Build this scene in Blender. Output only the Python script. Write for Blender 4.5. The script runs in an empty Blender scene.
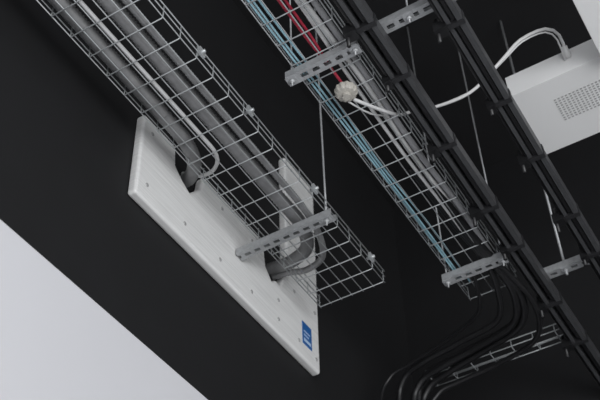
import bpy, math, random
from mathutils import Vector, Matrix
random.seed(4)
H=1.5   # eye height; heights below are written relative to it

# ------------------------------------------------------------ materials
def mat(name, col, rough=0.5, metal=0.0, noise=0.0, scale=20, bump=0.0, stretch=(1,1,1), emit=0):
    m=bpy.data.materials.new(name); m.use_nodes=True
    nt=m.node_tree; b=nt.nodes['Principled BSDF']
    b.inputs['Base Color'].default_value=(*col,1)
    b.inputs['Roughness'].default_value=rough; b.inputs['Metallic'].default_value=metal
    if noise or bump:
        tc=nt.nodes.new('ShaderNodeTexCoord'); mp=nt.nodes.new('ShaderNodeMapping')
        mp.inputs['Scale'].default_value=stretch
        n=nt.nodes.new('ShaderNodeTexNoise'); n.inputs['Scale'].default_value=scale; n.inputs['Detail'].default_value=5
        nt.links.new(tc.outputs['Object'],mp.inputs[0]); nt.links.new(mp.outputs[0],n.inputs['Vector'])
        if noise:
            r=nt.nodes.new('ShaderNodeValToRGB')
            r.color_ramp.elements[0].position=.3; r.color_ramp.elements[1].position=.7
            r.color_ramp.elements[0].color=(*[c*(1-noise) for c in col],1)
            r.color_ramp.elements[1].color=(*[min(1,c*(1+noise)) for c in col],1)
            nt.links.new(n.outputs['Fac'],r.inputs[0]); nt.links.new(r.outputs[0],b.inputs['Base Color'])
        if bump:
            bp=nt.nodes.new('ShaderNodeBump'); bp.inputs['Strength'].default_value=bump; bp.inputs['Distance'].default_value=.004
            nt.links.new(n.outputs['Fac'],bp.inputs['Height']); nt.links.new(bp.outputs[0],b.inputs['Normal'])
    return m
M_black=mat('black_paint',(.0035,.0035,.0045),.75,noise=.2,scale=6)
M_ceil=mat('ceiling_black',(.006,.006,.007),.8,noise=.3,scale=3)
M_white=mat('white_paint',(.66,.66,.69),.8,noise=.01,scale=2)
M_floor=mat('floor_grey',(.55,.55,.55),.6,noise=.1,scale=5)
M_wire=mat('zinc_wire',(.48,.50,.51),.4,.4)
M_galv=mat('galvanised',(.40,.41,.42),.5,.35,noise=.12,scale=60)
M_cond=mat('flex_conduit_grey',(.31,.31,.315),.45,.4,noise=.1,scale=30)
M_board=mat('white_board',(.73,.73,.725),.55,noise=.09,scale=9,bump=.35,stretch=(.5,1,14))
M_fix=mat('painted_screw_head',(.42,.42,.42),.5)
M_dark=mat('dark_steel',(.065,.066,.07),.4,.2,noise=.1,scale=20)
M_dark2=mat('dark_steel_duller',(.018,.018,.02),.55,.1)
M_beam=mat('beam_black',(.018,.018,.02),.7)
M_rub=mat('black_rubber',(.010,.010,.011),.4)
M_blue=mat('light_blue_jacket',(.30,.50,.58),.5)
M_red=mat('red_jacket',(.36,.02,.045),.5,noise=.3,scale=120)
M_wcab=mat('white_jacket',(.60,.60,.60),.45)
M_gcab=mat('grey_jacket',(.30,.30,.31),.5)
M_plas=mat('white_plastic',(.80,.80,.80),.5)
M_slot=mat('grille_grey',(.36,.36,.36),.6)
M_beige=mat('beige_plastic',(.42,.40,.36),.5)
M_lab=mat('blue_label',(.02,.12,.36),.4)
M_labw=mat('label_print',(.5,.62,.8),.4)

# ------------------------------------------------------------ mesh builder
class MB:
    def __init__(s,name,mats):
        s.name=name;s.mats=mats;s.v=[];s.f=[];s.m=[];s.sm=[]
    def add(s,vs,fs,mi=0,smooth=False):
        o=len(s.v); s.v+= [tuple(v) for v in vs]
        for f in fs: s.f.append([o+i for i in f]); s.m.append(mi); s.sm.append(smooth)
    def box(s,x0,x1,y0,y1,z0,z1,mi=0):
        vs=[(x,y,z) for x in (x0,x1) for y in (y0,y1) for z in (z0,z1)]
        s.add(vs,[(0,1,3,2),(4,6,7,5),(0,4,5,1),(2,3,7,6),(0,2,6,4),(1,5,7,3)],mi)
    def tube(s,pts,r,n=6,mi=0,rf=None):
        pts=[Vector(p) for p in pts]; N=len(pts)
        t0=(pts[1]-pts[0]).normalized()
        up=Vector((0,0,1)) if abs(t0.z)<.9 else Vector((1,0,0))
        u=t0.cross(up).normalized(); vs=[];fs=[]
        for i,p in enumerate(pts):
            t=(pts[min(i+1,N-1)]-pts[max(i-1,0)]).normalized()
            u=(u-t*u.dot(t)).normalized(); w=t.cross(u)
            rr=rf(i) if rf else r
            for k in range(n):
                a=2*math.pi*k/n; vs.append(p+(u*math.cos(a)+w*math.sin(a))*rr)
        for i in range(N-1):
            for k in range(n):
                k2=(k+1)%n; fs.append((i*n+k,i*n+k2,(i+1)*n+k2,(i+1)*n+k))
        fs.append(tuple(reversed(range(n)))); fs.append(tuple((N-1)*n+k for k in range(n)))
        s.add(vs,fs,mi,n>5)
    def prism(s,poly,y0,y1,mi=0):   # poly in X,Z ; extruded along Y
        n=len(poly); vs=[(x,y0,z) for x,z in poly]+[(x,y1,z) for x,z in poly]
        fs=[tuple(range(n)),tuple(reversed(range(n,2*n)))]+[(i,i+n,(i+1)%n+n,(i+1)%n) for i in range(n)]
        s.add(vs,fs,mi)
    def done(s,bevel=0):
        me=bpy.data.meshes.new(s.name); me.from_pydata([(a,b,c+H) for a,b,c in s.v],[],s.f)
        for m in s.mats: me.materials.append(m)
        me.polygons.foreach_set('material_index',s.m); me.polygons.foreach_set('use_smooth',s.sm)
        import bmesh
        bm=bmesh.new(); bm.from_mesh(me); bmesh.ops.recalc_face_normals(bm,faces=bm.faces); bm.to_mesh(me); bm.free()
        o=bpy.data.objects.new(s.name,me); bpy.context.collection.objects.link(o)
        if bevel:
            b=o.modifiers.new('bevel','BEVEL'); b.width=bevel; b.segments=4; b.limit_method='ANGLE'
        return o
def smooth(pts,step=.02):
    P=[Vector(p) for p in pts]; P=[P[0]*2-P[1]]+P+[P[-1]*2-P[-2]]; out=[]
    for i in range(1,len(P)-2):
        a,b,c,d=P[i-1:i+3]; n=max(2,int((c-b).length/step))
        for k in range(n):
            t=k/n
            out.append(.5*((2*b)+(c-a)*t+(2*a-5*b+4*c-d)*t*t+(3*b-a-3*c+d)*t**3))
    out.append(P[-2]); return out

# ------------------------------------------------------------ room
YW=1.80; XF=4.30; CZ=4.6
w=MB('wall_left',[M_black,M_white]); w.box(-3,XF,YW,YW+.2,2.155,CZ,0); w.box(-3,XF,YW+.002,YW+.2,-H,2.155,1); w.done()
w=MB('wall_far',[M_black]); w.box(XF,XF+.2,-5,YW+.2,-H,CZ); w.done()
w=MB('floor',[M_floor]); w.box(-3,XF+.2,-5,YW+.2,-H-.1,-H); w.done()
w=MB('ceiling',[M_ceil]); w.box(-3,XF+.2,-5,YW+.2,CZ,CZ+.15); w.done()
w=MB('ceiling_beam',[M_beam])
for y in (-.45,):
    w.box(-3,XF,y-.09,y+.09,CZ-.02,CZ); w.box(-3,XF,y-.01,y+.01,CZ-.28,CZ-.02); w.box(-3,XF,y-.09,y+.09,CZ-.30,CZ-.28)
w.done()

# ------------------------------------------------------------ mounting board
b=MB('mounting_board',[M_board])
poly=[(1.965,2.685),(3.235,2.695),(3.245,3.80),(2.975,3.80),(2.975,3.12),(2.945,3.11),(2.955,3.04),(2.92,2.95),(2.885,2.96),(2.855,2.93),(2.81,2.975),(2.79,3.10),
      (2.35,3.10),(2.335,3.02),(2.30,2.975),(2.27,2.94),(2.22,2.965),(2.175,3.0),(2.165,3.10),(1.965,3.095)]
b.prism(poly,YW-.04,YW)
ob=b.done(.012)
s=MB('board_fixings',[M_board,M_fix,M_lab,M_labw])
YB=YW-.04
for (x,z) in [(2.02,2.76),(2.02,3.03),(2.25,2.76),(2.48,2.76),(2.48,3.03),(2.7,2.76),(2.7,3.03),(2.90,2.76),(2.90,2.86),(3.06,2.76),(3.20,2.75),(3.20,3.0),(3.03,3.0),(3.03,3.4),(3.19,3.4),(3.03,3.75),(3.19,3.75)]:
    s.tube([(x,YB-.0025,z),(x,YB+.005,z)],.0085,10,1)
s.box(3.09,3.165,YB-.002,YB+.005,2.77,2.885,2)
s.box(3.10,3.155,YB-.003,YB,2.785,2.80,3); s.box(3.10,3.14,YB-.003,YB,2.815,2.821,3); s.box(3.10,3.15,YB-.003,YB,2.835,2.841,3)
so=s.done(); so.parent=ob

# ------------------------------------------------------------ wire basket trays
def tray(name,a0,a1,b0,b1,z,h,nb,axis='X',step=.1,r=.0025):
    t=MB(name,[M_wire])
    P=(lambda a,b,c:(a,b,c)) if axis=='X' else (lambda a,b,c:(b,a,c))
    for i in range(nb):
        bb=b0+(b1-b0)*i/(nb-1); t.tube([P(a0,bb,z),P(a1,bb,z)],r,6)
    for hh in ((h*.5,h) if h>.04 else (h,)):
        for bb in (b0-.003,b1+.003): t.tube([P(a0,bb,z+hh),P(a1,bb,z+hh)],r*(1.15 if hh==h else 1),6)
    a=a1-.012
    while a>a0:
        t.tube([P(a,b0,z+h+.004),P(a,b0,z+.004),P(a,b0+.004,z-r*1.6),P(a,b1-.004,z-r*1.6),P(a,b1,z+.004),P(a,b1,z+h+.004)],r,6)
        a-=step
    return t
t=tray('cable_tray',.4,3.08,1.36,1.66,2.9,.06,7,step=.095,r=.0023)
for x in (1.75,2.05,2.5,2.95):
    t.box(x-.016,x+.016,1.345,1.356,2.92,2.95); t.tube([(x,1.335,2.935),(x,1.37,2.935)],.007,6)
t.done()
t=tray('cable_tray',.4,3.37,.90,1.11,2.9,.06,5,step=.095,r=.0023); t.done()
t=tray('cable_tray',.86,1.50,3.75,3.84,2.9,.03,3,axis='Y',r=.0022); t.done()

# ------------------------------------------------------------ conduits
def conduit(pts,r=.028):
    c=MB('corrugated_conduit',[M_cond])
    p=smooth(pts,.0065)
    c.tube(p,r,14,0,rf=lambda i:r*(1.0 if i%2 else .84)); c.done()
conduit([(.4,1.495,2.933),(1.2,1.49,2.933),(2.0,1.49,2.933),(2.45,1.49,2.935),(2.65,1.50,2.95),(2.79,1.555,2.97),(2.86,1.66,3.0),(2.88,1.74,3.02),(2.885,1.796,3.03)])
conduit([(.4,1.62,2.933),(1.2,1.62,2.933),(1.9,1.62,2.933),(2.06,1.63,2.94),(2.18,1.68,2.97),(2.25,1.75,3.0),(2.265,1.796,3.01)])
conduit([(.4,1.425,2.918),(1.4,1.43,2.918),(2.2,1.428,2.918),(2.6,1.435,2.92),(2.82,1.50,2.93),(2.91,1.62,2.97),(2.915,1.72,3.0),(2.915,1.795,3.01)],.014)
c=MB('thin_flex_cable',[M_wcab]); c.tube(smooth([(.4,1.56,2.915),(1.4,1.555,2.915),(2.0,1.55,2.915),(2.15,1.56,2.92),(2.22,1.62,2.94),(2.25,1.70,2.98),(2.25,1.77,3.03),(2.25,1.788,3.04)]),.008,8); c.done()

# ------------------------------------------------------------ slotted strut hangers
def strut(m,x,y0,y1,z,w=.042,h=.028):
    m.box(x-w/2,x-w/2+.003,y0,y1,z,z+h); m.box(x+w/2-.003,x+w/2,y0,y1,z,z+h)
    m.box(x-w/2,x-.008,y0,y1,z-.003,z); m.box(x+.008,x+w/2,y0,y1,z-.003,z)
    y=y0; 
    while y<y1-.001:
        m.box(x-.008,x+.008,y,min(y+.018,y1),z-.003,z); y+=.044
def rod(m,x,y,z0,z1=CZ,mi=0,r=.0042):
    m.tube([(x,y,z0-.03),(x,y,z1)],r,8,mi)
    for zz in (z0-.014,z0+.03): m.tube([(x,y,zz),(x,y,zz+.009)],.011,6,mi)
    m.box(x-.018,x+.018,y-.018,y+.018,z0-.006,z0-.003,mi)
def hanger(x,y0,y1,z,rods,r=.0042):
    m=MB('slotted_strut_hanger',[M_galv]); strut(m,x,y0,y1,z)
    for y in rods: rod(m,x,y,z,r=r)
    m.done()
hanger(2.60,1.33,1.755,2.862,[1.36])
hanger(1.96,.87,1.14,2.862,[.885,1.125],.0034)
hanger(3.17,.87,1.14,2.862,[.885,1.125],.0034)
hanger(1.96,.50,.85,2.893,[.685],.0034)
hanger(3.39,.50,.85,2.893,[.70],.0055)

# ------------------------------------------------------------ dark tracks with clips
def track(y0,y1,z,x0,x1,clips):
    m=MB('lighting_track',[M_dark,M_dark2,M_rub])
    m.box(x0,x1,y0,y0+.018,z,z+.05,0); m.box(x0,x1,y0+.024,y0+.036,z+.012,z+.045,1)
    m.box(x0,x1,y0+.004,y1-.004,z+.044,z+.049,1)
    m.box(x0,x1,y1-.014,y1,z+.004,z+.042,0)
    m.box(x0,x1,y0+.018,y0+.0195,z-.001,z+.004,1)
    m.tube([(x0,y1+.008,z+.02),(x1,y1+.008,z+.02)],.007,8,2)
    for i,x in enumerate(clips):
        m.box(x,x+.018,y0-.003,y1+.010,z-.004,z+.0495,1)
        s=(i*7%3)*.008
        m.box(x-.01,x+.03,y1+.002,y1+.028+s,z-.01,z+.03,2)
        m.tube([(x+.011,y1+.02+s,z-.035-s),(x+.011,y1+.02+s,z+.07)],.007,8,2)
        m.tube(smooth([(x+.011,y1+.02+s,z+.07),(x+.06,y1+.03,z+.10),(x+.13,y1+.01,z+.055),(x+.2,y1-.01,z+.05)]),.006,8,2)
    m.done()
track(.775,.838,2.841,.4,XF-.02,[1.45,1.62,1.88,2.12,2.48,2.85,3.1,3.5,3.8])
track(.530,.585,2.841,.4,XF-.02,[1.5,1.76,2.02,2.4,2.7,3.05,3.3,3.7])

# ------------------------------------------------------------ cables in second tray
def wavy(y,z,x0,x1,amp=.006,st=.35):
    p=[];x=x0
    while x<x1: p.append((x,y+random.uniform(-amp,amp),z+random.uniform(0,amp))); x+=st
    p.append((x1,y,z)); return p
c=MB('blue_data_cable_bundle',[M_blue])
for k,(y,z) in enumerate([(1.095,2.911),(1.082,2.910),(1.068,2.911)]): c.tube(smooth(wavy(y,z,.4,3.2+.04*k)),.0038,6)
c.done()
c=MB('grey_cable_bundle',[M_gcab,M_wcab])
for k,(y,z,r) in enumerate([(.925,2.915,.011),(.948,2.914,.010),(.935,2.935,.010),(.972,2.912,.007)]): c.tube(smooth(wavy(y,z,.4,3.3)),r,8,k%2)
c.done()
c=MB('red_cable_pair',[M_red])
for y in (1.0,1.014): c.tube(smooth(wavy(y,2.912,.4,1.9,.003)+[(2.02,1.005,2.905),(2.09,1.0,2.89)]),.005,8)
c.done()
c=MB('round_cable_connector',[M_beige,M_galv])
cx,cy,cz=2.107,1.0,2.865
N=48
prof=[(.0,-.024),(.014,-.024),(.016,-.012),(.032,-.010),(.038,-.002),(.040,.003),(.038,.006),(.040,.010),(.040,.016),(.030,.022),(.0,.022)]
vs=[];fs=[]
for k in range(N):
    a=2*math.pi*k/N
    for i,(r,z) in enumerate(prof):
        rr=r*(1 if (k%4<2 or i<3) else .93); vs.append((cx+rr*math.cos(a),cy+rr*math.sin(a),cz+z))
n=len(prof)
for k in range(N):
    for i in range(n-1): fs.append((k*n+i,((k+1)%N)*n+i,((k+1)%N)*n+i+1,k*n+i+1))
c.add(vs,fs,0); c.tube([(cx,cy,cz+.015),(cx,cy,2.9)],.006,8,1); c.done()

c=MB('projector_cable',[M_wcab])
c.tube(smooth([(2.14,.99,2.86),(2.20,.955,2.862),(2.28,.92,2.885),(2.36,.91,2.95),(2.44,.885,3.04),(2.51,.852,3.1),(2.56,.706,3.15),(2.566,.570,3.25),(2.589,.481,3.35),(2.629,.385,3.4),(2.70,.352,3.42),(2.76,.355,3.39),(2.784,.355,3.375)],.03),.0065,8)
c.tube(smooth([(2.14,1.01,2.86),(2.24,.975,2.875),(2.34,.93,2.94),(2.45,.885,3.045),(2.52,.83,3.11),(2.565,.69,3.165),(2.575,.56,3.26),(2.60,.475,3.35),(2.64,.39,3.395),(2.71,.365,3.41),(2.784,.37,3.365)],.03),.0035,8)
c.tube([(2.745,.355,3.40),(2.784,.357,3.372)],.014,12)
c.done()

# ------------------------------------------------------------ black power cables
c=MB('black_power_cable_bundle',[M_rub])
base=[(2.6,.97,2.93),(2.95,.96,2.92),(3.15,.94,2.90),(3.36,.925,2.86),(3.54,1.00,2.845),(3.66,1.22,2.885),(3.72,1.42,2.895),(3.75,1.54,2.87),(3.765,1.59,2.72),(3.77,1.60,2.1)]
for k in range(6):
    dx,dy,dz=[(0,0,0),(.040,-.02,.0),(-.050,.05,.01),(.10,-.05,-.02),(.015,-.02,.035),(-.11,.10,.02)][k]
    q=[(p[0]+dx*(1 if i>2 else .0)*(1+(.3*math.sin(i+k))),min(p[1]+(dy if i>2 else dy*.3),1.77),p[2]+dz*(1 if 2<i<8 else .3)) for i,p in enumerate(base)]
    c.tube(smooth(q),[.015,.016,.013,.012,.012,.008][k],10)
c.done()

# ------------------------------------------------------------ projector
p=MB('ceiling_projector',[M_plas,M_slot,M_beam])
x0,x1,y0,y1,z0,z1=2.785,3.15,-.20,.615,3.30,3.42
p.box(x0,x1,y0,y1,z0,z1)
for i in range(10):
    for j in range(20):
        xx=2.89+i*.013; yy=.17+j*.0155
        p.box(xx,xx+.007,yy,yy+.009,z0-.0015,z0,1)
p.box(x0+.06,x1-.06,-.1,.12,z0-.004,z0,0)
p.box(2.87,3.07,.1,.3,z1,z1+.02,2)
p.tube([(2.97,.2,z1+.02),(2.97,.2,CZ)],.03,16,2)
p.done(.004)
l=MB('light_fixture',[M_plas,M_beam]); l.box(1.3,2.775,-.08,.237,3.25,3.29)
for x in (1.5,2.5): l.tube([(x,.08,3.29),(x,.08,CZ)],.006,8,1)
l.done(.006)

# ------------------------------------------------------------ light, world, camera
wd=bpy.data.worlds.new('world'); bpy.context.scene.world=wd; wd.use_nodes=True
wd.node_tree.nodes['Background'].inputs[0].default_value=(.95,.97,1,1); wd.node_tree.nodes['Background'].inputs[1].default_value=1.0
def area(name,loc,tgt,sx,sy,e,col=(1,1,1)):
    l=bpy.data.lights.new(name,'AREA'); l.shape='RECTANGLE'; l.size=sx; l.size_y=sy; l.energy=e; l.color=col
    o=bpy.data.objects.new(name,l); bpy.context.collection.objects.link(o); o.location=loc
    o.rotation_euler=(Vector(tgt)-Vector(loc)).to_track_quat('-Z','Y').to_euler()
area('fill_light',(-1.5,-4,1.6),(2.6,1.5,4.2),5,3,290,(.98,.99,1))  # added fill lamp on the open right side, no real window behind it

cd=bpy.data.cameras.new('camera'); cam=bpy.data.objects.new('camera',cd); bpy.context.collection.objects.link(cam)
cd.sensor_width=36; cd.lens=65.1; cd.clip_start=.05
cd.dof.use_dof=True; cd.dof.focus_distance=3.8; cd.dof.aperture_fstop=3.5
R=Vector((.5127,-.8582,-.0230)); D=Vector((.6028,.3790,-.7020)); F=Vector((.6113,.3462,.7119))
m=Matrix.Identity(4)
for i in range(3): m[i][0]=R[i]; m[i][1]=-D[i]; m[i][2]=-F[i]
m[2][3]=H
cam.matrix_world=m
bpy.context.scene.camera=cam
bpy.context.scene.view_settings.view_transform='Standard'
